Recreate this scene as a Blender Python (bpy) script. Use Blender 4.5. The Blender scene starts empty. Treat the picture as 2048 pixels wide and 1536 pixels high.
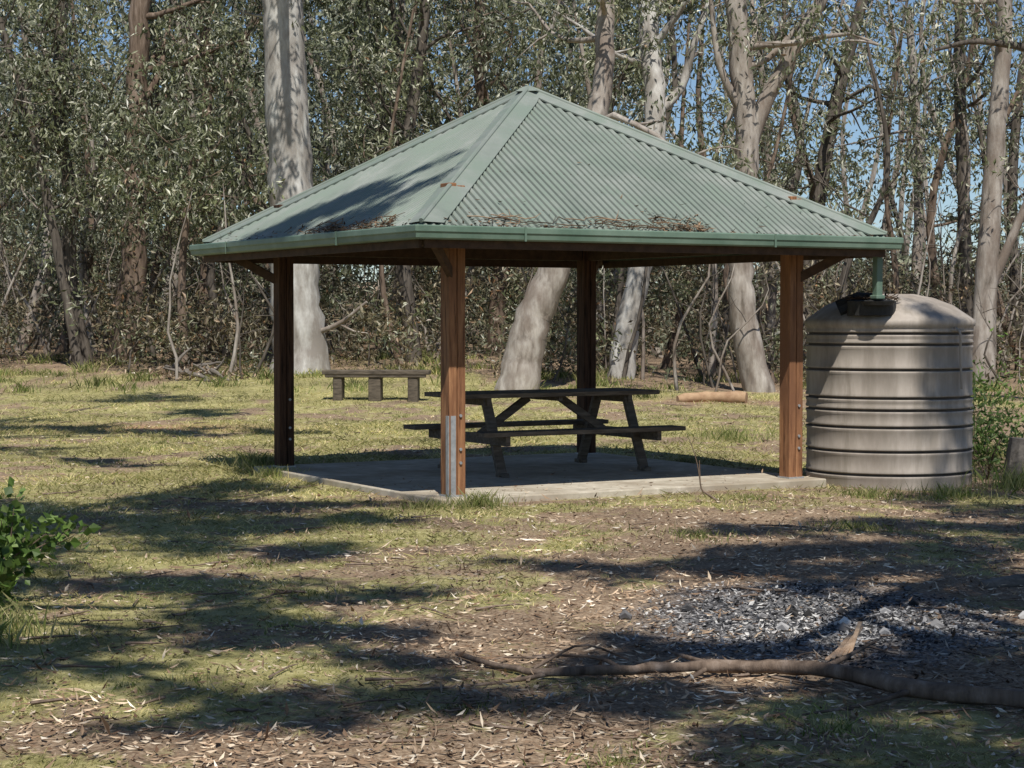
import bpy, math, numpy as np
from mathutils import Vector, Matrix
rng = np.random.default_rng(11)
scn = bpy.context.scene
COL = scn.collection

# ------------------------------------------------------------------ helpers
def ss(a, b, x):
    t = np.clip((np.asarray(x, float)-a)/(b-a), 0, 1)
    return t*t*(3-2*t)

_lat = np.random.default_rng(3).random((256, 256))
def vnoise(x, y, s=1.0, o=0.0):
    x = np.asarray(x, float)*s+o+500; y = np.asarray(y, float)*s+o*1.7+500
    xi = np.floor(x).astype(int); yi = np.floor(y).astype(int)
    fx = x-xi; fy = y-yi
    fx = fx*fx*(3-2*fx); fy = fy*fy*(3-2*fy)
    a = _lat[xi % 256, yi % 256]; b = _lat[(xi+1) % 256, yi % 256]
    c = _lat[xi % 256, (yi+1) % 256]; d = _lat[(xi+1) % 256, (yi+1) % 256]
    return (a*(1-fx)+b*fx)*(1-fy)+(c*(1-fx)+d*fx)*fy
def fbm(x, y, s=1.0, o=0.0):
    return .5*vnoise(x, y, s, o)+.3*vnoise(x, y, s*2.1, o+9)+.2*vnoise(x, y, s*4.3, o+21)

def H(x, y):
    x = np.asarray(x, float); y = np.asarray(y, float)
    h = -.06+0*x
    h = h-.06*ss(2, 4, x)*ss(12, 15, y)*(1-ss(24, 30, y))
    h = h+ss(27, 48, y)*(.3+.45*(1-ss(-2, 5, x)))
    r = np.maximum(abs(x-.17), abs(y-19.5))
    h = h+(fbm(x, y, .9)-.5)*.07*ss(2.5, 4, r)+(fbm(x, y, 4, 4)-.5)*.03*ss(2.3, 3, r)
    h = h+ss(60, 300, y)*6
    return h
def grass_amt(x, y):
    g = .50+(fbm(x, y, .55, 3)-.5)*1.8+(fbm(x, y, 2.3, 7)-.5)*2.0
    g = g+.2*np.exp(-((x+3)/3.0)**2)*ss(6, 9, y)+.15*ss(17, 24, y)
    g = g-.85*np.exp(-((x-1.3)/1.9)**2-((y-10.6)/2.9)**2)
    g = g-.4*np.exp(-((x-1.0)/3.6)**2-((y-14.5)/1.8)**2)
    g = g-.9*ss(36, 42, y+x*.15)
    g = g-.5*ss(4.0, 6.0, x)*ss(14, 18, y)
    return np.clip(g, 0, 1)
def ash_amt(x, y):
    d = ((x-1.65)/1.1)**2+((y-10.3)/1.35)**2
    return np.clip(1.3-d+(fbm(x, y, 1.7, 31)-.5)*1.4, 0, 1)

class MB:
    def __init__(s): s.V = []; s.F = []; s.M = []; s.n = 0
    def add(s, v, f, m=0):
        v = np.asarray(v, float).reshape(-1, 3); f = np.asarray(f, int)
        s.V.append(v); s.F.append(f+s.n); s.M.append(np.broadcast_to(np.asarray(m), (len(f),))); s.n += len(v)
    def build(s, name, mats, smooth=False, parent=None, bevel=0):
        me = bpy.data.meshes.new(name)
        V = np.concatenate(s.V)
        me.vertices.add(len(V)); me.vertices.foreach_set("co", V.astype(np.float32).ravel())
        L = np.concatenate([f.ravel() for f in s.F])
        tot = np.concatenate([np.full(len(f), f.shape[1]) for f in s.F])
        st = np.concatenate([[0], np.cumsum(tot)[:-1]])
        me.loops.add(len(L)); me.loops.foreach_set("vertex_index", L.astype(np.int32))
        me.polygons.add(len(tot)); me.polygons.foreach_set("loop_start", st.astype(np.int32))
        mi = np.concatenate(s.M)
        me.polygons.foreach_set("material_index", mi.astype(np.int32))
        sm = np.zeros(len(tot), bool)
        if smooth is True: sm[:] = True
        elif smooth is not False: sm = np.isin(mi, smooth)
        me.polygons.foreach_set("use_smooth", sm)
        for m in mats: me.materials.append(m)
        me.update(calc_edges=True)
        ob = bpy.data.objects.new(name, me); COL.objects.link(ob)
        if parent: ob.parent = parent
        if bevel:
            b = ob.modifiers.new("bevel", 'BEVEL'); b.width = bevel; b.segments = 2; b.limit_method = 'ANGLE'
        return ob

def empty(name, loc=(0, 0, 0), rz=0):
    e = bpy.data.objects.new(name, None); COL.objects.link(e); e.location = loc; e.rotation_euler = (0, 0, rz)
    e.empty_display_size = .2
    return e

BF = [(0, 3, 2, 1), (4, 5, 6, 7), (0, 1, 5, 4), (1, 2, 6, 5), (2, 3, 7, 6), (3, 0, 4, 7)]
def box(mb, c, s, m=0, R=None):
    x, y, z = s[0]/2, s[1]/2, s[2]/2
    v = np.array([(-x, -y, -z), (x, -y, -z), (x, y, -z), (-x, y, -z), (-x, -y, z), (x, -y, z), (x, y, z), (-x, y, z)])
    if R is not None: v = v@np.array(R).T
    mb.add(v+np.array(c), BF, m)
def beam(mb, p0, p1, w, h, m=0, up=(0, 0, 1)):
    p0 = Vector(p0); p1 = Vector(p1); d = (p1-p0); L = d.length; d.normalize()
    s = d.cross(Vector(up)).normalized(); u = s.cross(d)
    R = Matrix((d, s, u)).transposed()
    box(mb, (p0+p1)/2, (L, w, h), m, np.array(R))

def smooth_path(P, n):
    P = np.asarray(P, float); k = len(P)
    if k == 2:
        t = np.linspace(0, 1, n)[:, None]; return P[0]*(1-t)+P[1]*t
    E = np.vstack([2*P[0]-P[1], P, 2*P[-1]-P[-2]])
    out = []
    for t in np.linspace(0, k-1-1e-6, n):
        i = int(t); f = t-i
        a, b, c, d = E[i], E[i+1], E[i+2], E[i+3]
        out.append(.5*((2*b)+(-a+c)*f+(2*a-5*b+4*c-d)*f*f+(-a+3*b-3*c+d)*f**3))
    return np.array(out)
def tube(mb, P, R, k=8, m=0, rough=0.0):
    P = np.asarray(P, float); n = len(P); R = np.broadcast_to(np.asarray(R, float), (n,))
    T = np.gradient(P, axis=0); T /= np.linalg.norm(T, axis=1)[:, None]+1e-9
    ref = np.array([1, 0, 0]) if abs(T[n//2][0]) < .8 else np.array([0, 1, 0])
    A = np.cross(T, ref); A /= np.linalg.norm(A, axis=1)[:, None]; B = np.cross(T, A)
    th = np.linspace(0, 2*np.pi, k, endpoint=False)
    rr = R[:, None]*(1+rough*(rng.random((n, k))-.5)*2)
    V = P[:, None, :]+rr[..., None]*(np.cos(th)[None, :, None]*A[:, None, :]+np.sin(th)[None, :, None]*B[:, None, :])
    i, j = np.meshgrid(np.arange(n-1), np.arange(k), indexing='ij')
    F = np.stack([i*k+j, i*k+(j+1) % k, (i+1)*k+(j+1) % k, (i+1)*k+j], -1).reshape(-1, 4)
    mb.add(V.reshape(-1, 3), F, m)
    mb.add(V[-1], [tuple(range(k))], m)
    mb.add(V[0], [tuple(range(k))[::-1]], m)

def leaves(mb, C, L=.16, W=.04, droop=1.0, m=0, flat=False, var=.35):
    n = len(C)
    if n == 0: return
    d = rng.normal(size=(n, 3))
    if flat: d[:, 2] *= .25
    else: d[:, 2] -= droop*1.3
    d /= np.linalg.norm(d, axis=1)[:, None]
    q = rng.normal(size=(n, 3))
    if flat: q = np.array([0, 0, 1.])+q*.35
    w = np.cross(d, q); w /= np.linalg.norm(w, axis=1)[:, None]+1e-9
    l = L*(1+var*(rng.random(n)*2-1)); ww = W*(1+var*(rng.random(n)*2-1))
    nn = np.cross(d, w)*(l*.08)[:, None]
    V = np.stack([C, C+d*l[:, None]*.45+w*ww[:, None]/2+nn, C+d*l[:, None], C+d*l[:, None]*.45-w*ww[:, None]/2+nn], 1)
    F = np.arange(4*n).reshape(n, 4)
    mb.add(V.reshape(-1, 3), F, m)

# ------------------------------------------------------------------ materials
def new_mat(name):
    m = bpy.data.materials.new(name); m.use_nodes = True
    nt = m.node_tree; b = nt.nodes["Principled BSDF"]
    return m, nt, b
def ramp(nt, fac, stops):
    r = nt.nodes.new("ShaderNodeValToRGB")
    els = r.color_ramp.elements
    while len(els) < len(stops): els.new(.5)
    for e, (p, c) in zip(els, stops):
        e.position = p; e.color = (*c, 1)
    nt.links.new(fac, r.inputs[0]); return r.outputs[0]
def noise(nt, scale, detail=6, rough=.6, mp=None, coord='Object'):
    tc = nt.nodes.new("ShaderNodeTexCoord"); n = nt.nodes.new("ShaderNodeTexNoise")
    n.inputs["Scale"].default_value = scale; n.inputs["Detail"].default_value = detail; n.inputs["Roughness"].default_value = rough
    o = tc.outputs[coord]
    if mp:
        k = nt.nodes.new("ShaderNodeMapping"); k.inputs["Scale"].default_value = mp
        nt.links.new(o, k.inputs[0]); o = k.outputs[0]
    nt.links.new(o, n.inputs["Vector"]); return n.outputs["Fac"]
def mixc(nt, f, a, b, typ='MIX'):
    x = nt.nodes.new("ShaderNodeMixRGB"); x.blend_type = typ
    for i, v in ((0, f), (1, a), (2, b)):
        if isinstance(v, (int, float)): x.inputs[i].default_value = v
        elif isinstance(v, tuple): x.inputs[i].default_value = (*v, 1)
        else: nt.links.new(v, x.inputs[i])
    return x.outputs[0]
def bump(nt, b, h, strength=.4, dist=.02):
    k = nt.nodes.new("ShaderNodeBump"); k.inputs["Strength"].default_value = strength; k.inputs["Distance"].default_value = dist
    nt.links.new(h, k.inputs["Height"]); nt.links.new(k.outputs[0], b.inputs["Normal"])
def simple(name, stops, scale=5, mp=None, rough=.8, bstr=.4, bd=.01, spec=.3, stain=None, metal=0):
    m, nt, b = new_mat(name)
    f = noise(nt, scale, 8, .65, mp); c = ramp(nt, f, stops)
    if stain:
        c = mixc(nt, ramp(nt, noise(nt, stain[0], 5, .65, stain[2] if len(stain) > 2 else None), [(.42, (0, 0, 0)), (.62, (1, 1, 1))]), c, stain[1])
    nt.links.new(c, b.inputs["Base Color"]); b.inputs["Roughness"].default_value = rough
    b.inputs["Specular IOR Level"].default_value = spec; b.inputs["Metallic"].default_value = metal
    bump(nt, b, f, bstr, bd); return m
def leafmat(name, stops, trans=.25, rough=.5, spec=.4, vs=.7):
    m, nt, b = new_mat(name)
    g = nt.nodes.new("ShaderNodeNewGeometry")
    c = ramp(nt, g.outputs["Random Per Island"], stops)
    f = noise(nt, vs, 3, .5)
    c = mixc(nt, 1.0, c, ramp(nt, f, [(.32, (.45, .45, .45)), (.68, (1.5, 1.45, 1.33))]), 'MULTIPLY')
    nt.links.new(c, b.inputs["Base Color"]); b.inputs["Roughness"].default_value = rough
    b.inputs["Specular IOR Level"].default_value = spec
    if trans:
        t = nt.nodes.new("ShaderNodeBsdfTranslucent"); nt.links.new(c, t.inputs[0])
        x = nt.nodes.new("ShaderNodeMixShader"); x.inputs[0].default_value = trans
        nt.links.new(b.outputs[0], x.inputs[1]); nt.links.new(t.outputs[0], x.inputs[2])
        nt.links.new(x.outputs[0], nt.nodes["Material Output"].inputs[0])
    return m
M = {}
M['gum'] = leafmat("gum_leaf", [(0, (.055, .07, .035)), (.4, (.14, .165, .085)), (.7, (.26, .285, .18)), (.9, (.48, .5, .4)), (.97, (.62, .63, .56)), (1, (.28, .17, .09))], .3, .38, .55)  # near-white stops paint bright highlights on a few leaves
M['far'] = leafmat("distant_leaf", [(0, (.10, .12, .085)), (.5, (.23, .26, .185)), (.85, (.38, .41, .33)), (1, (.55, .57, .5))], .3, .55, .3, .3)  # lighter ramp: distance haze put into the leaf colour
M['shrub'] = leafmat("shrub_leaf", [(0, (.05, .045, .028)), (.4, (.115, .105, .06)), (.7, (.19, .16, .105)), (.88, (.34, .31, .24)), (1, (.3, .17, .09))], .2, .5)
M['green'] = leafmat("green_leaf", [(0, (.05, .10, .02)), (.6, (.14, .24, .05)), (1, (.24, .34, .12))], .3)
M['grass'] = leafmat("grass_blade", [(0, (.16, .18, .06)), (.35, (.33, .33, .13)), (.7, (.54, .5, .25)), (1, (.7, .61, .38))], .3, .7, .15)
M['tuft'] = leafmat("tuft_blade", [(0, (.09, .14, .035)), (.5, (.25, .29, .10)), (1, (.55, .5, .28))], .3, .7, .15)
M['litter'] = leafmat("dead_leaf", [(0, (.12, .07, .045)), (.4, (.3, .21, .145)), (.75, (.5, .39, .29)), (.95, (.7, .62, .51)), (1, (.78, .73, .66))], 0, .7, .2)
M['roofleaf'] = leafmat("roof_dead_leaf", [(0, (.04, .028, .02)), (.6, (.13, .085, .055)), (1, (.28, .2, .14))], 0, .8, .1)
M['char'] = leafmat("ash_fragment", [(0, (.02, .02, .02)), (.45, (.12, .12, .13)), (.75, (.42, .42, .44)), (1, (.72, .72, .72))], 0, .9, .1)
M['bark_white'] = simple("bark_white", [(.3, (.17, .15, .13)), (.43, (.36, .34, .31)), (.56, (.55, .54, .51)), (.8, (.66, .65, .62))], 2.6, (1.5, 1.5, .4), .75, .6, .03, .2, (1.6, (.27, .245, .22), (1, 1, .5)))
M['bark_pale'] = simple("bark_pale", [(.3, (.12, .10, .08)), (.45, (.3, .265, .23)), (.7, (.52, .48, .43))], 4, (1.6, 1.6, .4), .8, .7, .03, .2, (2.0, (.21, .17, .14), (1.2, 1.2, .5)))
M['bark_brown'] = simple("bark_brown", [(.3, (.06, .042, .032)), (.55, (.2, .15, .115)), (.75, (.36, .29, .24))], 5, (2, 2, .3), .9, .8, .03, .1)
M['bark_dark'] = simple("bark_dark", [(.3, (.045, .038, .032)), (.6, (.15, .13, .11)), (.8, (.28, .25, .22))], 5, (2, 2, .3), .9, .8, .03, .1)
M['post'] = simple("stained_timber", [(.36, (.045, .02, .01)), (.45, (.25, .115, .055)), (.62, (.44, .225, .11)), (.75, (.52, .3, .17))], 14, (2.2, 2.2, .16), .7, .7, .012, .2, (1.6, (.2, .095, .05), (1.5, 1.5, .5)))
M['postdark'] = simple("shaded_timber", [(.36, (.02, .012, .008)), (.5, (.07, .036, .022)), (.75, (.13, .07, .04))], 14, (2.2, 2.2, .16), .75, .7, .012, .15)  # shaded copy of the post timber: roof shade put into the colour
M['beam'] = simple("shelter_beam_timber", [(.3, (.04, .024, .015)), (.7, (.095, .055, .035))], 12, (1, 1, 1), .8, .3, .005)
M['table'] = simple("weathered_timber", [(.3, (.065, .05, .038)), (.55, (.15, .12, .09)), (.8, (.25, .205, .16))], 8, (.6, 4, 4), .8, .5, .006)
M['bench'] = simple("bench_timber", [(.3, (.045, .037, .028)), (.7, (.17, .14, .105))], 6, (1, 5, 5), .85, .5, .01)
M['roof'] = simple("green_roof_steel", [(.3, (.165, .2, .17)), (.55, (.24, .268, .24)), (.75, (.33, .345, .32))], 1.6, (1, 1, 1), .5, .05, .002, .35, (2.6, (.2, .245, .205)))
M['valley'] = simple("roof_valley_shade", [(.3, (.07, .09, .077)), (.75, (.13, .148, .13))], 1.6, (1, 1, 1), .6, .05, .002, .3)  # darker valley colour paints in the shading of the corrugations
M['trim'] = simple("green_trim_steel", [(.3, (.085, .145, .105)), (.7, (.18, .25, .195))], 2.5, None, .45, .05, .002, .35)
M['concrete'] = simple("concrete", [(.3, (.34, .3, .23)), (.55, (.54, .49, .4)), (.75, (.68, .63, .53))], 6, None, .9, .4, .005, .2, (1.2, (.34, .29, .22)))
M['steel'] = simple("galvanised_steel", [(.3, (.33, .34, .35)), (.7, (.52, .53, .54))], 20, None, .5, .1, .001, .5, None, .5)
M['black'] = simple("black_plastic", [(.3, (.015, .015, .015)), (.7, (.04, .04, .04))], 10, None, .6, .1, .001)
M['tank'] = simple("tank_plastic", [(.3, (.24, .205, .17)), (.5, (.37, .325, .28)), (.75, (.48, .43, .375))], 2.6, (1, 1, .35), .6, .05, .003, .3, (3, (.28, .245, .205), (2.2, 2.2, .4)))
M['tankgroove'] = simple("tank_groove_dark", [(.3, (.07, .06, .05)), (.7, (.16, .135, .115))], 5, None, .8)  # darker colour for the recessed groove faces
M['freshwood'] = simple("split_wood", [(.3, (.4, .25, .15)), (.7, (.68, .5, .34))], 8, (1, 4, 4), .8)
M['orange_log'] = simple("debarked_log", [(.3, (.26, .15, .085)), (.7, (.52, .36, .22))], 4, None, .8)
M['greywood'] = simple("grey_weathered_log", [(.3, (.08, .07, .06)), (.7, (.25, .22, .19))], 6, (1, 4, 4), .9)

# ground
def ground_mat():
    m, nt, b = new_mat("ground_soil_grass")
    at = nt.nodes.new("ShaderNodeAttribute"); at.attribute_name = "cover"
    sp = nt.nodes.new("ShaderNodeSeparateColor"); nt.links.new(at.outputs["Color"], sp.inputs[0])
    n1 = noise(nt, 9, 8, .7); n2 = noise(nt, 45, 6, .7); n3 = noise(nt, 1.3, 4, .6)
    grass = ramp(nt, n1, [(.3, (.17, .16, .06)), (.5, (.37, .34, .155)), (.72, (.56, .5, .28))])
    lit = ramp(nt, n2, [(.3, (.10, .066, .045)), (.48, (.28, .2, .14)), (.62, (.43, .33, .24)), (.8, (.62, .52, .4))])
    ash = ramp(nt, n2, [(.33, (.025, .025, .028)), (.47, (.13, .13, .14)), (.62, (.4, .4, .42)), (.75, (.55, .55, .56))])
    red = ramp(nt, n2, [(.3, (.26, .14, .075)), (.7, (.58, .38, .24))])
    ad = nt.nodes.new("ShaderNodeMath"); ad.operation = 'ADD'; nt.links.new(sp.outputs[0], ad.inputs[0])
    mu = nt.nodes.new("ShaderNodeMath"); mu.operation = 'MULTIPLY_ADD'; nt.links.new(n1, mu.inputs[0]); mu.inputs[1].default_value = 1.6; mu.inputs[2].default_value = -.8
    nt.links.new(mu.outputs[0], ad.inputs[1])
    f = ramp(nt, ad.outputs[0], [(.25, (0, 0, 0)), (.65, (1, 1, 1))])
    c = mixc(nt, f, lit, grass)
    c = mixc(nt, sp.outputs[2], c, red)
    c = mixc(nt, sp.outputs[1], c, ash)
    c = mixc(nt, 1.0, c, ramp(nt, n3, [(.3, (.66, .66, .66)), (.7, (1.18, 1.18, 1.12))]), 'MULTIPLY')
    nt.links.new(c, b.inputs["Base Color"]); b.inputs["Roughness"].default_value = .95; b.inputs["Specular IOR Level"].default_value = .1
    bump(nt, b, n2, .7, .03)
    return m
xs = np.concatenate([-np.geomspace(500, 12.5, 40), np.arange(-12, 12.01, .12), np.geomspace(12.5, 500, 40)])
ys = np.concatenate([np.linspace(-200, 3, 30), np.arange(3.5, 34, .12), np.geomspace(34.5, 900, 60)])
X, Y = np.meshgrid(xs, ys, indexing='ij')
Zg = H(X, Y)
nx, ny = X.shape
i, j = np.meshgrid(np.arange(nx-1), np.arange(ny-1), indexing='ij')
F = np.stack([i*ny+j, (i+1)*ny+j, (i+1)*ny+j+1, i*ny+j+1], -1).reshape(-1, 4)
mb = MB(); mb.add(np.stack([X, Y, Zg], -1), F)
ground = mb.build("ground", [ground_mat()], smooth=True)
ca = ground.data.color_attributes.new("cover", 'FLOAT_COLOR', 'POINT')
red = np.exp(-((X+5.4)/1.8)**2-((Y-28)/.9)**2)*1.0+.5*np.exp(-((X-3.5)/2.5)**2-((Y-35)/.8)**2)
cc = np.stack([grass_amt(X, Y), ash_amt(X, Y), np.clip(red, 0, .9), np.ones_like(X)], -1)
ca.data.foreach_set("color", cc.astype(np.float32).ravel())

# ------------------------------------------------------------------ grass, litter
def blades(mb, x, y, h, w, lean=.5, m=0):
    n = len(x); z = H(x, y)-.01
    P = np.stack([x, y, z], 1); a = rng.random(n)*2*np.pi
    s = np.stack([np.cos(a), np.sin(a), 0*a], 1)*(w/2)[:, None]
    ld = rng.normal(size=(n, 3))*lean; ld[:, 2] = 1
    mid = P+ld*np.array([.5, .5, .6])*(h*.9)[:, None]
    tip = P+ld*np.array([1.3, 1.3, 1])*h[:, None]
    V = np.stack([P-s, P+s, mid+s*.7, tip, mid-s*.7], 1)
    mb.add(V.reshape(-1, 3), np.arange(5*n).reshape(n, 5), m)
def in_slab(x, y, r=2.2):
    dx = x-.17; dy = y-19.5; c, s = math.cos(math.radians(30)), math.sin(math.radians(30))
    return (abs(dx*c+dy*s) < r) & (abs(-dx*s+dy*c) < r)
N = 320000
yy = 6.0*np.exp(rng.random(N)*math.log(44/6.0)); xx = (rng.random(N)*2-1)*(yy*.31+1.0)
ga = grass_amt(xx, yy)*(1-ash_amt(xx, yy))
keep = (rng.random(N) < .9*ga**1.3) & ~in_slab(xx, yy) & (((xx-3.87)**2+(yy-19.5)**2) > .8)
xx, yy = xx[keep], yy[keep]
lng = .5+1.1*fbm(xx, yy, 1.1, 17)
sc = np.clip(yy/12, .7, 2.2)
mb = MB(); blades(mb, xx, yy, (.015+.025*rng.random(len(xx)))*lng*np.clip(sc, .8, 1.6), .0045*sc*(1+rng.random(len(xx))), .9)
mb.build("grass", [M['grass']])
mb = MB()
def tuft(x, y, r, n, h, w=.007):
    a = rng.random(n)*2*np.pi; d = np.abs(rng.normal(size=n))*r*.6
    blades(mb, x+np.cos(a)*d, y+np.sin(a)*d, h*(.4+.7*rng.random(n)), w*(.7+.6*rng.random(n)), .38)
for t in [(-.28, 16.45, .28, 420, .17), (-.75, 16.4, .35, 350, .1), (-2.75, 20.6, .35, 420, .22), (-2.5, 19.6, .3, 260, .15), (-3.0, 21.6, .35, 300, .15), (3.4, 17.9, .5, 400, .12),
          (4.2, 18.0, .45, 400, .16), (1.4, 14.2, .45, 300, .08), (2.2, 17.2, .4, 200, .08), (-2.75, 9.6, .35, 700, .17), (-2.9, 10.0, .4, 500, .2), (2.7, 14.9, .4, 260, .09),
          (-1.2, 11.2, .4, 260, .05), (1.3, 7.6, .35, 300, .06), (-.2, 7.9, .3, 200, .05), (4.5, 15.3, .4, 350, .12), (5.0, 18.8, .5, 400, .3), (.4, 7.0, .3, 260, .05),
          (5.2, 22, .7, 600, .4), (3.0, 26, .8, 500, .25), (5, 27, 1, 600, .3)]:
    tuft(*t)
for k in range(150):
    y = 8+rng.random()*30; x = (rng.random()*2-1)*(.3*y)
    if in_slab(np.array(x), np.array(y), 2.4) or ash_amt(x, y) > .2 or grass_amt(x, y) < .3: continue
    tuft(x, y, .15+.25*rng.random(), 70, .03+.04*rng.random(), .007*max(1, y/14))
for k in range(110):
    y = 35+rng.random()*10; x = (rng.random()*2-1)*(.32*y)
    tuft(x, y, .3+.4*rng.random(), 90, .1+.18*rng.random(), .02)
mb.build("grass_tufts", [M['tuft']])
N = 90000
yy = 6.0*np.exp(rng.random(N)*math.log(46/6.0)); xx = (rng.random(N)*2-1)*(yy*.31+1.0)
ga = grass_amt(xx, yy)
keep = (rng.random(N) < np.clip(.95-.75*ga, .2, 1)*(1-.75*ash_amt(xx, yy))) & ~in_slab(xx, yy, 2.15)
xx, yy = xx[keep], yy[keep]
mb = MB(); leaves(mb, np.stack([xx, yy, H(xx, yy)+.008+.014*rng.random(len(xx))], 1), .05, .013, m=0, flat=True, var=.6)
k = rng.random(len(xx)) < .015
leaves(mb, np.stack([xx[k], yy[k], H(xx[k], yy[k])+.015+.012*rng.random(k.sum())], 1), .10, .022, m=0, flat=True, var=.5)
mb.build("leaf_litter", [M['litter']])
mb = MB()
for k in range(420):
    y = 6.3*math.exp(rng.random()*math.log(6)); x = (rng.random()*2-1)*(.3*y+.5)
    if in_slab(np.array(x), np.array(y), 2.3): continue
    a = rng.random()*6.28; L = .08+.3*rng.random()**2
    p = [(x+math.cos(a)*L*t+rng.normal()*.01, y+math.sin(a)*L*t+rng.normal()*.01) for t in (-.5, -.1, .3, .5)]
    P = [(q[0], q[1], float(H(q[0], q[1]))+.012+.01*rng.random()) for q in p]
    tube(mb, P, np.array([.005, .004, .003, .0015])*(1+rng.random()), 4)
mb.build("fallen_twigs", [M['bark_brown']])
mb = MB(); N = 14000
xx = 1.65+rng.normal(size=N)*.75; yy = 10.3+rng.normal(size=N)*.85
k = rng.random(N) < ash_amt(xx, yy); xx, yy = xx[k], yy[k]
leaves(mb, np.stack([xx, yy, H(xx, yy)+.012*rng.random(len(xx))+.004], 1), .032, .016, flat=True, var=.6)
for q in range(22):
    x = 1.75+rng.normal()*.5; y = 10.3+rng.normal()*.5; r = .015+.015*rng.random()
    tube(mb, [(x-r, y, float(H(x, y))+r*.4), (x, y+r*.3, float(H(x, y))+r*.8), (x+r*1.3, y, float(H(x, y))+r*.4)], [r*.5, r, r*.5], 6, 0, .3)
mb.build("campfire_ash", [M['char']])

# ------------------------------------------------------------------ shelter
S = empty("picnic_shelter", (.17, 19.5, 0), math.radians(30))
w = 2.55; ze = 2.375; apex = 3.91; ph = math.atan2(apex-ze, w); per = .076; amp = .0105
cphi, sphi = math.cos(ph), math.sin(ph)
def rotk(v, k):
    c, s = [(1, 0), (0, 1), (-1, 0), (0, -1)][k]
    v = np.asarray(v, float); return np.stack([v[:, 0]*c-v[:, 1]*s, v[:, 0]*s+v[:, 1]*c, v[:, 2]], 1)
def roofpt(a, b, off):
    a, b, off = np.broadcast_arrays(np.asarray(a, float), b, off)
    return np.stack([a, -w+b*cphi-off*sphi, ze+b*sphi+off*cphi], -1)
for k, nm in enumerate(["roof_sheet_1", "roof_sheet_2", "roof_sheet_3", "roof_sheet_4"]):
    mb = MB(); a = np.arange(-w, w+1e-6, per/8); off = amp*np.cos(a/per*2*np.pi)
    top = (w-abs(a))/cphi
    lo = roofpt(a, -.035, off); hi = roofpt(a, np.maximum(top, -.03), off*1)
    n = len(a); V = np.vstack([rotk(lo, k), rotk(hi, k)])
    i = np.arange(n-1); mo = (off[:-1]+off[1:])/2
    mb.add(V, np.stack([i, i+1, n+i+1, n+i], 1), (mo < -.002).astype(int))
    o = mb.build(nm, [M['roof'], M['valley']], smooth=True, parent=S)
for k in range(4):
    mb = MB(); wd = .15
    for sgn in (-1, 1):
        b = np.linspace(0, w/cphi-.02, 30)
        hipa = -(w-b*cphi)
        if sgn == -1:
            e = roofpt(hipa, b, .03); inn = roofpt(np.minimum(hipa+wd*1.4, 0), b, .022); lip = roofpt(np.minimum(hipa+wd*1.4, 0), b, .008)
            V = [rotk(x, k) for x in (e, inn, lip)]
        else:
            e = roofpt(-hipa, b, .03); inn = roofpt(np.maximum(-hipa-wd*1.4, 0), b, .022); lip = roofpt(np.maximum(-hipa-wd*1.4, 0), b, .008)
            V = [rotk(x, (k+3) % 4) for x in (e, inn, lip)]
        i = np.arange(29)
        for p in (0, 1):
            mb.add(np.vstack([V[p], V[p+1]]), np.stack([i, i+1, 30+i+1, 30+i], 1) if sgn == 1 else np.stack([i, 30+i, 30+i+1, i+1], 1))
    P = np.array([[-(w-t*cphi), -(w-t*cphi), ze+t*sphi+.032] for t in np.linspace(0, w/cphi-.01, 12)])
    tube(mb, rotk(P, k), .022, 8)
    mb.build("hip_cap_%d" % (k+1), [M['roof']], parent=S)
mb = MB()
tube(mb, [(0, 0, apex-.02), (0, 0, apex+.03), (0, 0, apex+.045)], [.16, .07, .01], 4); mb.build("apex_cap", [M['roof']], parent=S)
prof = [(-.02, 2.365), (-.02, 2.262), (-.012, 2.25), (.085, 2.25), (.10, 2.262), (.105, 2.30), (.115, 2.315), (.115, 2.358), (.108, 2.368), (.095, 2.362), (.09, 2.30), (.082, 2.272), (-.01, 2.268), (-.01, 2.365)]
mb = MB(); V = []
for (d, z) in prof:
    for (sx, sy) in ((-1, -1), (1, -1), (1, 1), (-1, 1)): V.append((sx*(w+d), sy*(w+d), z))
Fq = []
for p in range(len(prof)-1):
    for q in range(4): Fq.append((p*4+q, p*4+(q+1) % 4, (p+1)*4+(q+1) % 4, (p+1)*4+q))
mb.add(V, Fq); mb.build("gutter", [M['trim']], parent=S)
mb = MB()
for k in range(4):
    for a in (-1.6, 1.1):
        q = rotk([(a, -w-.1185, 2.245), (a, -w-.1185, 2.37)], k); beam(mb, q[0], q[1], .02, .006, up=(q[0][0], q[0][1], 0) if k % 2 else (0, 1, 0))
mb.build("gutter_brackets", [M['trim']], parent=S)
mb = MB()
for k in range(4):
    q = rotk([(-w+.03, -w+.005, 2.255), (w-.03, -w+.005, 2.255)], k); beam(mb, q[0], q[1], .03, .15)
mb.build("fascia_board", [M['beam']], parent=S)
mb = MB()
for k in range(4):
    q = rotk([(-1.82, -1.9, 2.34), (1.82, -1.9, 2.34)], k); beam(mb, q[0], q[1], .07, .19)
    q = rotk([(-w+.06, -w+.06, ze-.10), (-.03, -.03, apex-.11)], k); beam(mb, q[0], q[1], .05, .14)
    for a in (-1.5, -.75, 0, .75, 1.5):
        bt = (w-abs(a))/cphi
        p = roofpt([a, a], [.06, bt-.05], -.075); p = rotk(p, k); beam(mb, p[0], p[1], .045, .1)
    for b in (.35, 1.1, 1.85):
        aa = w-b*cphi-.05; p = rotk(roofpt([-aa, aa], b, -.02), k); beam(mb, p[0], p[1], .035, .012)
mb.build("roof_framing", [M['beam']], parent=S)
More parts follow.
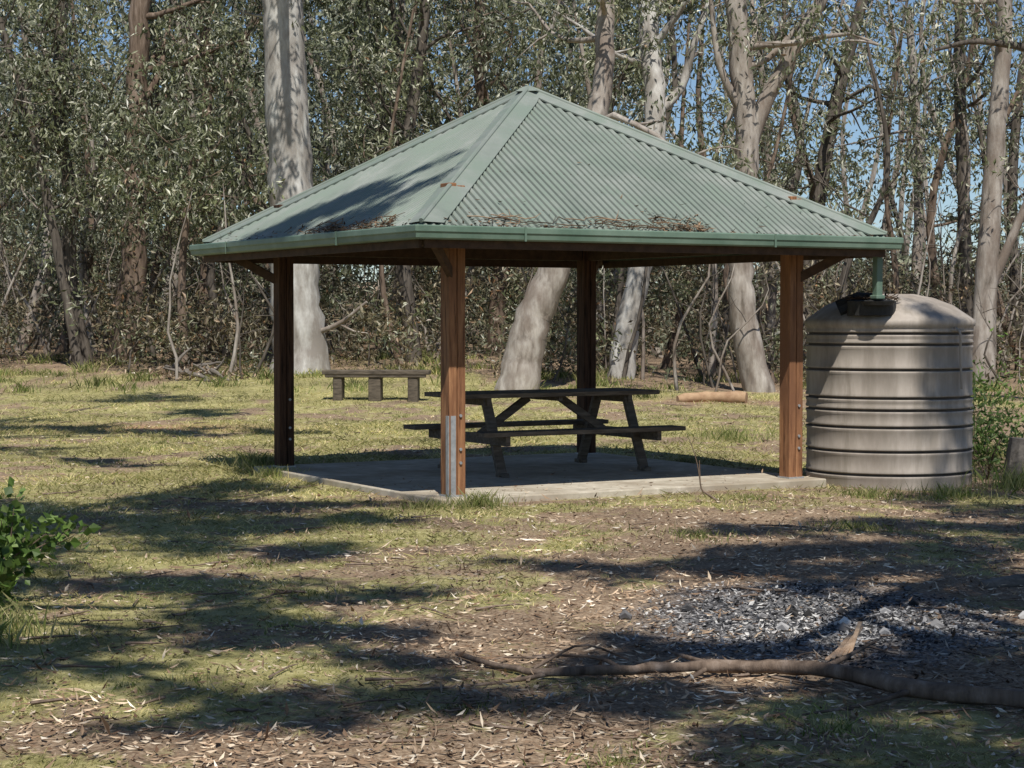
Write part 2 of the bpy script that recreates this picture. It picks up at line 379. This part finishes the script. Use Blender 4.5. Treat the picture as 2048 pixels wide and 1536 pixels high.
for k, (sx, sy) in enumerate([(-1, -1), (1, -1), (1, 1), (-1, 1)]):
    mb = MB(); cx, cy = sx*1.9, sy*1.9
    box(mb, (cx-.044, cy, 1.38), (.08, .165, 2.8)); box(mb, (cx+.044, cy+.002, 1.37), (.08, .165, 2.78)); box(mb, (cx, cy, 1.36), (.02, .13, 2.7))
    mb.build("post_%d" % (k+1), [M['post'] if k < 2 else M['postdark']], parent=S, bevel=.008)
    mb = MB(); beam(mb, (cx+sx*.05, cy+sy*.05, 1.98), (sx*2.42, sy*2.42, 2.33), .05, .09)
    mb.build("knee_brace_%d" % (k+1), [M['beam']], parent=S, bevel=.004)
    mb = MB()
    for z in (.3, .42, .72):
        c = (cx+.03, cy-.083, z)
        tube(mb, [c, (c[0], c[1]-.012, z)], [.014, .014], 8)
    box(mb, (cx, cy, .008), (.185, .185, .016))
    mb.build("post_bolts_%d" % (k+1), [M['steel']], parent=S)
mb = MB(); box(mb, (-1.9-.045, -1.9-.0875, .36), (.05, .008, .72)); box(mb, (-1.9-.0885, -1.9-.06, .36), (.008, .05, .72))
mb.build("steel_angle", [M['steel']], parent=S)
mb = MB()
def rdeb(k, a0, a1, n, bmax, m=0):
    a = a0+(a1-a0)*rng.random(n); b = np.abs(rng.normal(size=n))*bmax*(.15+1.5*vnoise(a, a*0, 4, 5)**2); a = np.clip(a, -w+.2, w-.2)
    b = np.minimum(b, (w-abs(a))/cphi-.03)
    p = rotk(roofpt(a, b-.03, .012+.012*rng.random(n)), k); leaves(mb, p, .07, .012, flat=True, var=.5)
rdeb(0, -2.3, .1, 200, .10); rdeb(0, -.1, .45, 300, .28); rdeb(0, .6, 2.4, 50, .05); rdeb(3, .2, 2.0, 420, .22); rdeb(3, -2.2, 2.3, 150, .12); rdeb(0, -2, 2, 50, .8)
for q in range(44):
    k = 0 if q < 26 else 3; a = (-2.0+2.6*rng.random()) if k == 0 else (-.5+2.5*rng.random())
    b = .02+.2*rng.random()**1.5; L = .12+.35*rng.random()
    P = rotk(roofpt([a-L/2, a-L/6, a+L/5, a+L/2], np.maximum([b, b+.06*rng.normal(), b-.04, b+.1*rng.normal()], 0), [.02, .03, .03, .035]), k)
    tube(mb, P, [.004, .005, .004, .002], 4)
mb.build("roof_leaf_debris", [M['roofleaf']], parent=S)
mb = MB()
def rtube(P, s):
    for a, b in zip(P[:-1], P[1:]): beam(mb, a, b, s, s, up=(0, 1, .01))
rtube([(2.55, -2.42, 2.26), (2.55, -2.42, 1.80)], .075)
box(mb, (2.55, -2.42, 1.79), (.11, .11, .04)); box(mb, (2.55, -2.42, 2.23), (.1, .1, .04))
mb.build("downpipe", [M['trim']], parent=S, bevel=.01)
mb = MB(); box(mb, (0, 0, -.1), (4.3, 4.3, .2))
slab = mb.build("concrete_slab", [M['concrete']], bevel=.012); slab.location = (.17, 19.5, 0); slab.rotation_euler = (0, 0, math.radians(30))
N = 220; xx = rng.uniform(-2.1, 2.1, N); yy = -2.13+np.abs(rng.normal(size=N))*1.2
mb = MB(); leaves(mb, np.stack([xx, np.minimum(yy, 2), .006+0*xx], 1), .05, .013, flat=True, var=.5)
o = mb.build("slab_leaf_litter", [M['litter']]); o.location = slab.location; o.rotation_euler = slab.rotation_euler

# ------------------------------------------------------------------ tank
T = empty("water_tank", (3.87, 19.5, -.17))
pr = [(0.0, 0.0), (.81, 0.0), (.835, .02), (.84, .08)]; R0 = .84
grooves = [.2, .43, .67, .84, .96, 1.24, 1.49, 1.6]
for g in grooves:
    pr += [(R0-.004, g-.045), (R0+.006, g-.026), (R0+.003, g-.013), (R0-.028, g-.008), (R0-.028, g+.008), (R0+.003, g+.013), (R0+.006, g+.026), (R0-.004, g+.045)]
pr += [(R0-.0, 1.66), (R0+.02, 1.68), (R0+.022, 1.725), (R0-.005, 1.75), (R0-.04, 1.775), (.65, 1.87), (.45, 1.945), (.25, 1.985), (.0, 2.0)]
nseg = 96; th = np.linspace(0, 2*np.pi, nseg, endpoint=False)
V = []
for (r, z) in pr:
    rr = np.full(nseg, r)+(.004*np.sin(3*th+z*4) if r > .7 else 0)
    zz = z+(.014*(np.cos(th*12) > .6) if (1.8 < z < 1.99) else 0*th)
    V.append(np.stack([rr*np.cos(th), rr*np.sin(th), zz], 1))
V = np.concatenate(V); n = len(pr)
i, j = np.meshgrid(np.arange(n-1), np.arange(nseg), indexing='ij')
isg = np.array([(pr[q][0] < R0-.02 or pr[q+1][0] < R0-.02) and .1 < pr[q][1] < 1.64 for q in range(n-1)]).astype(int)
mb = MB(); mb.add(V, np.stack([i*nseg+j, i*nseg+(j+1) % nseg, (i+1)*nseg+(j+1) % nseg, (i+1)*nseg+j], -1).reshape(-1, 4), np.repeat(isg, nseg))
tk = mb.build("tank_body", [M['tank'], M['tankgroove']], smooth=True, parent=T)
mb = MB()
tube(mb, [(-.30, -.62, 1.78), (-.30, -.62, 1.92), (-.30, -.62, 1.935)], [.24, .24, .2], 28)
tube(mb, [(-.28, -.84, 1.88), (-.28, -.84, 1.92)], [.15, .17], 24)
tube(mb, [(-.60, -.46, 1.84), (-.40, -.5, 1.93), (-.2, -.6, 1.95)], [.09, .08, .05], 10, 0, .3)
mb.build("leaf_strainer", [M['black']], parent=T, smooth=False)
mb = MB(); P = smooth_path([(.52, -.67, 1.66), (.56, -.72, 1.6), (.57, -.69, 1.4), (.59, -.67, 1.05)], 12); tube(mb, P, .012, 6)
box(mb, (.52, -.68, 1.64), (.16, .04, .02))
mb.build("level_gauge_hose", [M['tank']], parent=T)
mb = MB(); N = 260; a = rng.random(N)*6.28; r = rng.random(N)**.5*.25
leaves(mb, np.stack([-.3+r*np.cos(a), -.62+r*np.sin(a)*.8, 1.95+.02*rng.random(N)], 1), .08, .018, flat=True)
mb.build("strainer_leaves", [M['roofleaf']], parent=T)

# ------------------------------------------------------------------ picnic table
P_ = empty("picnic_table", (.33, 19.85, 0), math.radians(30))
mb = MB()
for q in range(5): box(mb, (0, -.32+q*.16, .80), (2.4, .15, .045))
mb.build("tabletop", [M['table']], parent=P_, bevel=.005)
mb = MB()
for sg in (-1, 1):
    for q in (-.07, .07): box(mb, (0, sg*.74+q, .44), (2.4, .13, .045))
mb.build("seats", [M['table']], parent=P_, bevel=.005)
mb = MB()
for sx in (-.85, .85):
    beam(mb, (sx, -.36, .745), (sx, .36, .745), .05, .09)
    beam(mb, (sx+.05*np.sign(sx), -.83, .37), (sx+.05*np.sign(sx), .83, .37), .05, .1)
    for sg in (-1, 1):
        beam(mb, (sx, sg*.28, .77), (sx, sg*.62, .0), .05, .1, up=(1, 0, 0))
        box(mb, (sx+.0*sx, sg*.62, .02), (.07, .16, .04))
    beam(mb, (sx*.95, 0, .36), (sx*.22, 0, .76), .05, .08)
    box(mb, (0, 0, .755), (.05, .7, .05)) if sx > 0 else None
mb.build("a_frames", [M['table']], parent=P_, bevel=.004)

# ------------------------------------------------------------------ log bench behind
B_ = empty("wooden_bench", (-2.4, 33.7, float(H(-2.4, 33.7))), math.radians(-4))
mb = MB(); box(mb, (0, 0, .5), (1.9, .42, .08)); box(mb, (0, -.17, .44), (1.8, .05, .06))
mb.build("seat", [M['bench']], parent=B_, bevel=.015)
mb = MB()
for xq, ww in ((-.68, .16), (-.02, .22), (.66, .18)): box(mb, (xq, 0, .2), (ww, .34, .52))
mb.build("legs", [M['bench']], parent=B_, bevel=.02)

# ------------------------------------------------------------------ trees
c30, s30 = math.cos(math.radians(30)), math.sin(math.radians(30))
SU, SV = .24, .60      # sun travel per metre of drop, in the shelter's own axes
TR = np.array([SU*c30-SV*s30, SU*s30+SV*c30, -1.0])
SUN = -TR
def limb(mb, p, d, L, r, n=6, up=.25, k=6, m=0):
    p = np.array(p, float); d = np.array(d, float); d /= np.linalg.norm(d)
    P = [p.copy()]
    for q in range(n-1):
        d = d+rng.normal(size=3)*.22+np.array([0, 0, up*.3]); d /= np.linalg.norm(d)
        p = p+d*L/(n-1); P.append(p.copy())
    P = np.array(P); tube(mb, P, np.linspace(r, r*.3, n), k, m); return P
def cluster(mb, c, n, r, L, W, m=1):
    c = np.asarray(c); ns = 4
    for s_ in range(ns):
        cc = c+rng.normal(size=3)*np.array([r, r, r*.7])*.65
        pts = rng.normal(size=(max(n//ns, 3), 3))*np.array([r, r, r*.65])*.2+cc
        leaves(mb, pts, L, W, .8, m)
def tree(path, r0, r1, bark, nl=9, z0=3.0, zmax=14, ncl=170, L=.17, W=.05, spread=2.6, leaf='gum', flare=1.25, top=True, seg=14, k=12, limbs=None, name="eucalyptus_tree", cr=.8, extra=None):
    mb = MB(); path = np.array(path, float)
    x0, y0 = path[0][:2]; path[0][2] = float(H(x0, y0))-.15
    P = smooth_path(path, seg*2); n = len(P)
    P[1:, :2] += rng.normal(size=(n-1, 2))*r0*.06
    t = np.linspace(0, 1, n); R = r0+(r1-r0)*t; R = R*(1+(flare-1)*np.exp(-t*n/3))
    tube(mb, P, R, k, 0, .05)
    for Lb in (limbs or []):
        q = smooth_path(Lb[0], 10); tube(mb, q, np.linspace(Lb[1], Lb[2], 10), 8, 0, .05)
        for e in q[4::2]:
            if ncl:
                lp = limb(mb, e, (rng.normal(), rng.normal(), .3), 1.2, Lb[2]*.4, 4, .2, 4); cluster(mb, lp[-1], ncl//2, cr, L, W)
    for (c, nn, rr) in (extra or []): cluster(mb, c, nn, rr, L, W)
    zs = P[:, 2]; span = [q for q in range(n) if zs[q] > z0]
    for q in range(nl):
        if not span: break
        idx = span[int(rng.random()*len(span))]
        a = rng.random()*6.28; el = .1+.8*rng.random()
        ll = spread*(.5+.7*rng.random())
        lp = limb(mb, P[idx], (math.cos(a), math.sin(a), el), ll, R[idx]*.38, 6)
        for s_ in (2, 3, 4, 5):
            sp_ = limb(mb, lp[s_], (rng.normal(), rng.normal(), rng.normal()*.5+.1), .9, R[idx]*.1+.008, 4, .1, 4)
            cluster(mb, sp_[-1], ncl//2, cr, L, W); cluster(mb, sp_[2]-np.array([0, 0, .3]), ncl//3, cr*.7, L, W)
    return mb.build(name, [M[bark], M[leaf]], smooth=(0,))

tree([(-4.46, 40, 0), (-4.55, 40, 2.2), (-4.62, 40, 4.05), (-4.75, 40, 7), (-4.85, 40, 9.5), (-4.6, 40, 14)], .54, .36, 'bark_white', 7, 7.5, ncl=170, flare=1.25, k=18, seg=20,
     limbs=[([(-4.85, 40, 8.8), (-4.6, 38.6, 9.6), (-4.3, 37, 10.2), (-4.1, 36, 10.8)], .16, .05), ([(-4.8, 40, 8), (-5.4, 39.9, 8.6), (-6.4, 39.8, 9.4)], .2, .1)],
     extra=[((-4.35, 37.2, 9.3), 150, .6), ((-4.1, 36.5, 10), 180, .7), ((-4.5, 37.6, 8.8), 100, .5)])
tree([(.06, 36, 0), (.36, 36, 1.44), (.84, 36, 2.67), (1.3, 36.2, 4.2), (1.75, 36.5, 6.2), (1.9, 37, 9)], .40, .14, 'bark_pale', 8, 4.8, ncl=170, flare=1.08, k=16, seg=18)
tree([(2.35, 41, 0), (2.5, 41, 1.5), (2.82, 41, 2.85), (3.1, 41.4, 5.83), (3.0, 42, 8.6), (3.4, 42, 12)], .26, .22, 'bark_white', 7, 6, ncl=150, k=12, seg=18,
     limbs=[([(3.1, 41.4, 6.0), (3.7, 41.9, 6.6), (4.0, 41.8, 7.6), (4.5, 41.8, 9)], .13, .05)])
tree([(4.95, 38, 0), (4.66, 38, 1.43), (4.56, 38, 2.73), (4.68, 38, 4.93), (4.46, 38, 7.9), (4.3, 38, 12)], .29, .2, 'bark_pale', 5, 6.5, ncl=120, k=14, seg=18, flare=1.15,
     limbs=[([(4.7, 38, 5.0), (5.1, 38, 6.0), (5.5, 37.9, 6.7), (6.3, 37.8, 8.2), (7, 37.6, 10)], .19, .08), ([(4.6, 38, 5.6), (4.1, 37.8, 6.6), (3.9, 37.7, 8)], .1, .04)])
tree([(9.9, 40, 0), (10.0, 40, 3.0), (10.17, 40, 5.6), (10.3, 40, 8.3), (10.2, 40, 12)], .25, .14, 'bark_pale', 4, 6.0, ncl=100, limbs=[([(10.05, 40, 2.2), (10.6, 39.8, 3.6), (11.2, 39.7, 5.2), (11.4, 39.6, 7)], .12, .04)])
tree([(10.55, 44, 0), (10.43, 44, 4.3), (10.3, 44, 8.0), (10.5, 44, 12)], .16, .11, 'bark_dark', 5, 5, ncl=100)
tree([(-9.02, 44, 0), (-8.67, 44, 3.7), (-8.67, 44, 6.6), (-8.5, 44, 9.5), (-8.3, 44, 13)], .30, .2, 'bark_brown', 8, 4.5, ncl=160)
tree([(-9.55, 42.5, 0), (-9.9, 42.5, 2.4), (-9.84, 42.5, 4.2), (-10.1, 42.5, 6.5), (-9.8, 42.5, 11)], .2, .12, 'bark_dark', 8, 3.5, ncl=160)
tree([(-9.3, 41, 0), (-9.9, 41, 3.6), (-10.3, 41, 5.6), (-11, 41, 8)], .11, .07, 'bark_dark', 5, 3.5, ncl=130)
tree([(-6.89, 40, 0), (-6.94, 40, 2.4), (-6.7, 40, 5)], .12, .05, 'bark_brown', 8, 2.6, ncl=170, spread=1.8)
tree([(7.0, 46, 0), (7.2, 46, 3.2), (7.7, 46, 6.2), (8.2, 46, 8.3), (8.9, 46, 11)], .22, .12, 'bark_dark', 6, 3.5, ncl=110)
tree([(6.6, 49, 0), (6.7, 49, 4), (6.3, 49, 9)], .14, .08, 'bark_pale', 5, 2.5, ncl=110)
tree([(10.9, 52, 0), (11.1, 52, 5), (10.8, 52, 10)], .16, .1, 'bark_pale', 4, 3, ncl=90)
tree([(12.9, 48, 0), (12.6, 48, 5), (13.1, 48, 10)], .16, .1, 'bark_dark', 4, 3, ncl=90)
tree([(-7.6, 47, 0), (-7.5, 47, 5), (-7.6, 47, 12)], .2, .12, 'bark_brown', 8, 2.5, ncl=160)
tree([(-2.2, 43, 0), (-2.5, 43, 4), (-2.0, 43, 8), (-1.5, 43, 12)], .16, .1, 'bark_dark', 9, 2.8, ncl=160)
tree([(-.4, 47, 0), (-.3, 47, 4), (-.8, 47, 8), (-.6, 47, 12)], .2, .12, 'bark_brown', 9, 3, ncl=170)
tree([(-12.2, 41, 0), (-12, 41, 4), (-12.4, 41, 10)], .2, .12, 'bark_dark', 8, 2.5, ncl=160)
for q in range(28):
    y = 40.5+rng.random()*9; b = -.30+.6*(q+rng.random())/28; x = b*y; h = 8+4*rng.random()
    if abs(x+4.5) < .9: continue
    tree([(x, y, 0), (x+rng.normal()*.5, y, h*.3), (x+rng.normal()*.8, y, h*.6), (x+rng.normal()*1.1, y, h)], .05+.08*rng.random(), .03, ['bark_pale', 'bark_dark', 'bark_brown'][q % 3],
         3, 3.5, ncl=60, spread=1.6, k=7, seg=8, cr=.7)
for q in range(26):
    y = 47+rng.random()*20; b = -.33+.66*(q+rng.random())/26; x = b*y
    left = b < .09
    h = 11+4*rng.random()
    tree([(x, y, 0), (x+rng.normal()*.5, y, h*.3), (x+rng.normal()*.9, y, h*.6), (x+rng.normal()*1.2, y, h)], .10+.12*rng.random(), .05, ['bark_dark', 'bark_brown', 'bark_pale'][q % 3],
         10 if left else 3, 1.8 if left else 2.5, ncl=125 if left else 90, L=.24, W=.08, spread=3, k=8, seg=7, leaf='gum' if q % 2 else 'far', cr=1.0)

mb = MB()
for q in range(240):
    y = 37.5+rng.random()*20; x = (rng.random()*2-1)*.32*y; h = 1.2+3.6*rng.random()
    z = float(H(x, y)); lx = rng.normal()*.8
    P = smooth_path([(x, y, z-.05), (x+lx*.3+rng.normal()*.2, y, z+h*.35), (x+lx*.7+rng.normal()*.2, y, z+h*.7), (x+lx+rng.normal()*.25, y+rng.normal()*.3, z+h)], 9)
    P[1:, :2] += rng.normal(size=(8, 2))*.025
    tube(mb, P, np.linspace(.015+.04*rng.random(), .008, 9), 5, int(rng.random() > .4))
    for s_ in range(3):
        limb(mb, P[2+int(rng.random()*6)], (rng.normal(), rng.normal()*.4, .6), .8, .011, 5, .1, 4, 1)
mb.build("forest_saplings", [M['bark_pale'], M['bark_dark']], smooth=True)
mb = MB()
for q in range(600):
    y = 38.8+rng.random()**1.3*22; b = (rng.random()*2-1)*.33; x = b*y
    if abs(x+4.5) < 1.0 and y < 41.5: continue
    if y < 43.5 and (abs(x-2.6) < .8 or abs(x-4.8) < .6 or abs(x-9.9) < .6 or abs(x+9.5) < .6): continue
    z = float(H(x, y)); hh = (.3+2.6*rng.random()) * (1 if y > 43 else .45)
    n = 150
    for s_ in range(3):
        pts = rng.normal(size=(n//3, 3))*np.array([.26, .26, .2])+np.array([x, y, z+hh])+rng.normal(size=3)*np.array([.45, .3, .35]); pts = pts[pts[:, 2] > z+.03]
        leaves(mb, pts, .16, .05, .3, 0 if rng.random() < .72 else 1)
mb.build("understorey_shrubs", [M['shrub'], M['gum']])
mb = MB()
for q in range(1750):
    y = 60+rng.random()*35; b = (rng.random()*2-1)*.36; x = b*y
    right = float(ss(.04, .13, b))
    top = 19-right*8
    z = float(H(x, y))+rng.random()**(1+1.3*right)*top
    if right > .3 and z > 3.5 and vnoise(x, z, .4, 51) < .74: continue
    if right <= .3 and z > 6 and vnoise(x, z, .4, 51) < .3: continue
    for s_ in range(3):
        pts = rng.normal(size=(38, 3))*np.array([.5, .5, .36])+np.array([x, y, z])+rng.normal(size=3)*.85
        leaves(mb, pts, .36, .13, .6, 0)
for q in range(36):
    y = 60+rng.random()*30; x = (rng.random()*2-1)*.36*y
    tube(mb, smooth_path([(x, y, 0), (x+rng.normal()*.9, y, 5), (x+rng.normal()*1.2, y, 10), (x+rng.normal()*1.5, y, 16)], 9), np.linspace(.17, .05, 9), 6, 1)
mb.build("distant_forest", [M['far'], M['bark_pale']])

mb = MB()
for (x, y, r, n) in [(5.0, 19.9, .35, 380), (5.4, 21.5, .5, 600), (5.9, 24, .6, 600), (5.3, 23, .4, 400)]:
    z = float(H(x, y)); pts = rng.normal(size=(n, 3))*np.array([r*.6, r*.6, r*.55])+np.array([x, y, z+r*1.0]); pts = pts[pts[:, 2] > z]
    leaves(mb, pts, .09, .03, -.3)
    for q in range(8): limb(mb, (x, y, z), (rng.normal()*.5, rng.normal()*.5, 1), r*1.6, .01, 4, .1, 4, 1)
mb.build("green_bush", [M['green'], M['bark_brown']])
mb = MB(); x, y = -3.04, 10.8; z = float(H(x, y))
for q in range(18):
    lp = limb(mb, (x, y, z), (rng.normal()*.28, rng.normal()*.3, 1), .5+.3*rng.random(), .008, 6, .1, 5, 1)
    for e in lp[1:]:
        pts = e+rng.normal(size=(15, 3))*.05; leaves(mb, pts, .065, .052, -.2)
mb.build("gum_sapling", [M['green'], M['bark_brown']])

# shade trees beside/behind the viewpoint (their crowns overhang the clearing)
def shade_tree(base, h, lean, r0, targets, bark='bark_pale', bare=()):
    mb = MB(); x, y = base; z = float(H(x, y))
    P = smooth_path([(x, y, z-.15), (x+lean[0]*.3, y+lean[1]*.3, h*.35), (x+lean[0]*.7, y+lean[1]*.7, h*.7), (x+lean[0], y+lean[1], h)], 16)
    tube(mb, P, np.linspace(r0, r0*.4, 16), 12, 0, .05)
    for (pts_, r_) in bare:   # heavy bare limbs
        q = smooth_path([np.array([a, b, 0])+SUN*hh for (a, b, hh) in pts_], 14); tube(mb, q, np.linspace(r_, r_*.4, 14), 8, 0, .1)
    for (tx, ty, tz, hh, rr, n) in targets:
        c = np.array([tx, ty, tz])+SUN*(hh-tz)
        i = int(np.argmin(abs(P[:, 2]-hh*.75))); s = P[i]
        mid = (s+c)/2+np.array([rng.normal()*.3, rng.normal()*.3, -.2])
        q = smooth_path([s, mid, c], 9); tube(mb, q, np.linspace(.09, .03, 9), 6, 0, .05)
        for u in range(7):
            sp_ = limb(mb, c+rng.normal(size=3)*.12, (rng.normal()*1.2, rng.normal()*.8, rng.normal()*.3), rr*(1.0+1.0*rng.random()), .03, 6, .1, 4)
            for e in sp_[2:]:
                pts = rng.normal(size=(n//11, 3))*np.array([rr*.2+.03, rr*.17+.03, rr*.12])+e; leaves(mb, pts, .2, .06, .8, 1)
    return mb.build("eucalyptus_tree", [M[bark], M['gum']], smooth=(0,))
shade_tree((3.5, 4.6), 13, (.6, .5), .24, [
    (2.9, 11.3, 0, 8, .5, 520), (2.7, 12.4, 0, 9, .5, 500), (2.5, 8.5, 0, 8.5, .7, 1000), (1.9, 7.8, 0, 9.5, .6, 800), (1.0, 12.6, 0, 10, .6, 620), (2.4, 13.6, 0, 11, .7, 700), (1.7, 12.3, 0, 9.5, .4, 350),
    (.7, 9.4, 0, 10, .4, 420), (3.3, 14.3, 0, 9, .7, 700), (2.2, 7.2, 0, 8, .6, 1200), (1.7, 6.7, 0, 8.6, .5, 800), (.2, 8.0, 0, 11, .4, 360), (1.2, 8.2, 0, 8, .4, 420), (2.6, 9.6, 0, 8.5, .35, 320)],
    bare=[([(2.9, 12.0, 8.5), (2.2, 11.0, 8.2), (1.7, 10.0, 8.0), (1.2, 9.0, 7.5)], .13), ([(3.0, 8.6, 7.5), (2.2, 9.4, 7.5), (1.9, 10.3, 7.6)], .1), ([(2.6, 11.6, 8.4), (1.9, 11.6, 8.8), (.9, 11.2, 9)], .07)])
shade_tree((7.4, 8.6), 15, (-.4, .4), .26, [
    (4.5, 16.6, 0, 11, .8, 900), (5.1, 17.8, 0, 12.5, .8, 900), (3.7, 15.4, 0, 12, .6, 600), (4.6, 14.2, 0, 13, .7, 700), (4.5, 19, .9, 13, .3, 180), (6, 21, 0, 14, 1, 800), (1.9, 14.6, 0, 14, .35, 260)])
shade_tree((-4.6, 6.2), 15, (1.2, 1.0), .26, [
    (-3.7, 16.6, 0, 12, .9, 1000), (-2.5, 16.3, 0, 12.5, .8, 950), (-3.7, 14.6, 0, 11, .9, 1100), (-2.6, 14.4, 0, 10, .8, 1000), (-1.5, 15.4, 0, 13.5, .5, 460), (-1.6, 13.4, 0, 12, .4, 380), (-1.5, 10.8, 0, 9, .6, 600), (-.8, 9.7, 0, 10, .5, 460),
    (-2.7, 11.9, 0, 10, .7, 800), (-1.9, 18.5, 3, 13, .35, 460), (-1.4, 17.8, 2.6, 14, .3, 330), (-2.3, 18.9, 2.7, 13, .3, 300), (-1.2, 18.3, 3, 13.6, .25, 200), (-2.3, 9.3, 0, 9, .45, 460), (-1.0, 7.9, 0, 9.4, .35, 300), (-2.7, 18.4, 0, 13, .4, 380)])
shade_tree((-9.5, 17), 16, (1.0, 1.0), .28, [
    (-7.5, 27.4, 0, 11, .6, 800), (-6.1, 27.8, 0, 12, .6, 800), (-4.7, 27.4, 0, 13, .5, 660), (-3.4, 27.0, 0, 14, .45, 500), (-8.6, 29, 0, 12, .8, 700), (-6.2, 23.4, 0, 12, .5, 360), (-4.6, 21.5, 0, 13, .4, 360), (-6.5, 34, 0, 13, .7, 500), (-5.3, 31, 0, 13, .5, 400)])

# ------------------------------------------------------------------ debris objects
def G(x, y, dz=0): return (x, y, float(H(x, y))+dz)
mb = MB()
P = smooth_path([G(-.25, 9.25, .02), G(.06, 8.75, .03), G(.52, 8.7, .045), G(.99, 8.85, .055), G(1.41, 8.6, .07), G(1.75, 8.15, .06), G(2.3, 7.9, .05)], 30)
P[:, :2] += rng.normal(size=(30, 2))*.014
tube(mb, P, np.linspace(.012, .045, 30), 9, 0, .25)
for (s, e, r) in [((.52, 8.7, .04), (.1, 9.2, .02), .014), ((.99, 8.85, .05), (.75, 9.45, .03), .015), ((1.41, 8.6, .07), (1.8, 9.2, .09), .018), ((.2, 8.72, .03), (-.5, 8.35, .02), .012), ((.9, 8.8, .05), (.35, 8.4, .02), .013), ((1.75, 8.15, .06), (1.2, 7.8, .02), .016), ((.3, 8.7, .05), (.8, 9.15, .03), .009), ((0.1, 8.75, .04), (.55, 8.95, .06), .008)]:
    a = np.array(G(*s)); b = np.array(G(*e)); c = (a+b)/2+rng.normal(size=3)*.04; tube(mb, smooth_path([a, c, b], 8), np.linspace(r, .004, 8), 6, 0, .15)
mb.build("fallen_branch", [M['bark_brown']], smooth=True)
mb = MB()
for q in range(5):
    a = G(1.5+.03*q, 9.0+.02*q, .03); b = G(1.72+.03*rng.normal(), 9.25+.05*rng.normal(), .06+.025*q); beam(mb, a, b, .022, .01)
mb.build("split_branch_wood", [M['freshwood']], bevel=.003)
mb = MB(); tube(mb, smooth_path([G(2.85, 11.5, .02), G(3.3, 11.7, .03), G(4.2, 12.0, .03)], 8), [.025, .035, .04, .04, .04, .045, .045, .05], 10, 0, .15); mb.build("fallen_log", [M['greywood']], smooth=True)
mb = MB(); tube(mb, smooth_path([G(3.0, 34.4, .06), G(3.6, 34.6, .08), G(4.25, 34.4, .08)], 10), [.06, .09, .1, .1, .11, .11, .11, .12, .12, .12], 10, 0, .14); mb.build("fallen_log", [M['orange_log']], smooth=True)
mb = MB(); tube(mb, [G(5.16, 19.2, -.1), G(5.16, 19.2, .25), G(5.18, 19.2, .48)], [.2, .16, .15], 12, 0, .1); mb.build("tree_stump", [M['greywood']])
mb = MB()
for q in range(12):
    x = -6.4+rng.normal()*.35; y = 38+rng.normal()*.4; limb(mb, G(x, y, .03+.2*rng.random()), (rng.normal(), rng.normal()*.5, .2*rng.normal()), .6, .05, 5, 0, 6)
pts = np.array([-6.3, 38, float(H(-6.3, 38))+.12])+rng.normal(size=(300, 3))*np.array([.6, .3, .1]); leaves(mb, pts, .12, .04, .2, 1)
mb.build("dead_wood_pile", [M['greywood'], M['litter']], smooth=(0,))
mb = MB(); tube(mb, smooth_path([G(1.86, 16.9, 0), G(1.75, 16.85, .07), G(1.68, 16.85, .14), G(1.66, 16.8, .38)], 12), np.linspace(.014, .005, 12), 6)
tube(mb, smooth_path([G(1.68, 16.85, .14), G(1.63, 16.8, .4), G(1.55, 16.8, .62)], 6), np.linspace(.006, .003, 6), 5)
mb.build("dead_stick", [M['bark_brown']], smooth=True)
mb = MB(); tube(mb, smooth_path([(-4.3, 40, 1.2), (-3.6, 39.6, 1.45), (-3.0, 39.3, 1.9)], 8), np.linspace(.07, .03, 8), 6, 0, .1)
tube(mb, smooth_path([(-3.6, 39.6, 1.45), (-3.3, 39.5, 1.3), (-3.0, 39.5, 1.25)], 5), np.linspace(.03, .015, 5), 5); mb.build("dead_branch", [M['bark_pale']], smooth=True)
mb = MB(); tube(mb, smooth_path([(9.6, 33, 6.0), (8.8, 33, 6.25), (8.0, 33, 6.35), (7.3, 33, 6.2)], 12), np.linspace(.09, .03, 12), 8, 0, .1)
tube(mb, smooth_path([(10.2, 33, -.1), (10.3, 33, 3), (9.9, 33, 5.4), (9.6, 33, 6.0)], 12), np.linspace(.24, .14, 12), 10, 0, .08)
cluster(mb, (7.6, 33, 6.6), 90, .6, .15, .04); cluster(mb, (8.6, 33, 6.9), 110, .7, .15, .04)
mb.build("eucalyptus_tree", [M['bark_dark'], M['gum']], smooth=(0,))

# ------------------------------------------------------------------ light, sky, camera
el = math.atan2(1, math.hypot(SUN[0], SUN[1])); rot = math.atan2(SUN[0], SUN[1])
wd = bpy.data.worlds.new("World"); scn.world = wd; wd.use_nodes = True
nt = wd.node_tree; sk = nt.nodes.new("ShaderNodeTexSky"); sk.sky_type = 'NISHITA'; sk.sun_disc = False
sk.sun_elevation = el; sk.sun_rotation = rot; sk.air_density = .8; sk.dust_density = 0; sk.ozone_density = 4
bg = nt.nodes["Background"]; bg.inputs[1].default_value = .09; nt.links.new(sk.outputs[0], bg.inputs[0])
sl = bpy.data.lights.new("sun", 'SUN'); sl.energy = 5.0; sl.angle = math.radians(.5); sl.color = (1, .95, .87)
so = bpy.data.objects.new("sun", sl); COL.objects.link(so); so.location = (4, -11, 20)
so.rotation_euler = Vector(TR).to_track_quat('-Z', 'Y').to_euler()
cam = bpy.data.cameras.new("camera"); co = bpy.data.objects.new("camera", cam); COL.objects.link(co); scn.camera = co
cam.sensor_width = 36; cam.lens = 66.8; cam.clip_end = 3000
co.location = (0, 0, 1.6); co.rotation_euler = (math.radians(90)-math.atan(135/3800), 0, 0)
scn.view_settings.view_transform = 'Standard'; scn.view_settings.look = 'None'; scn.view_settings.exposure = 0
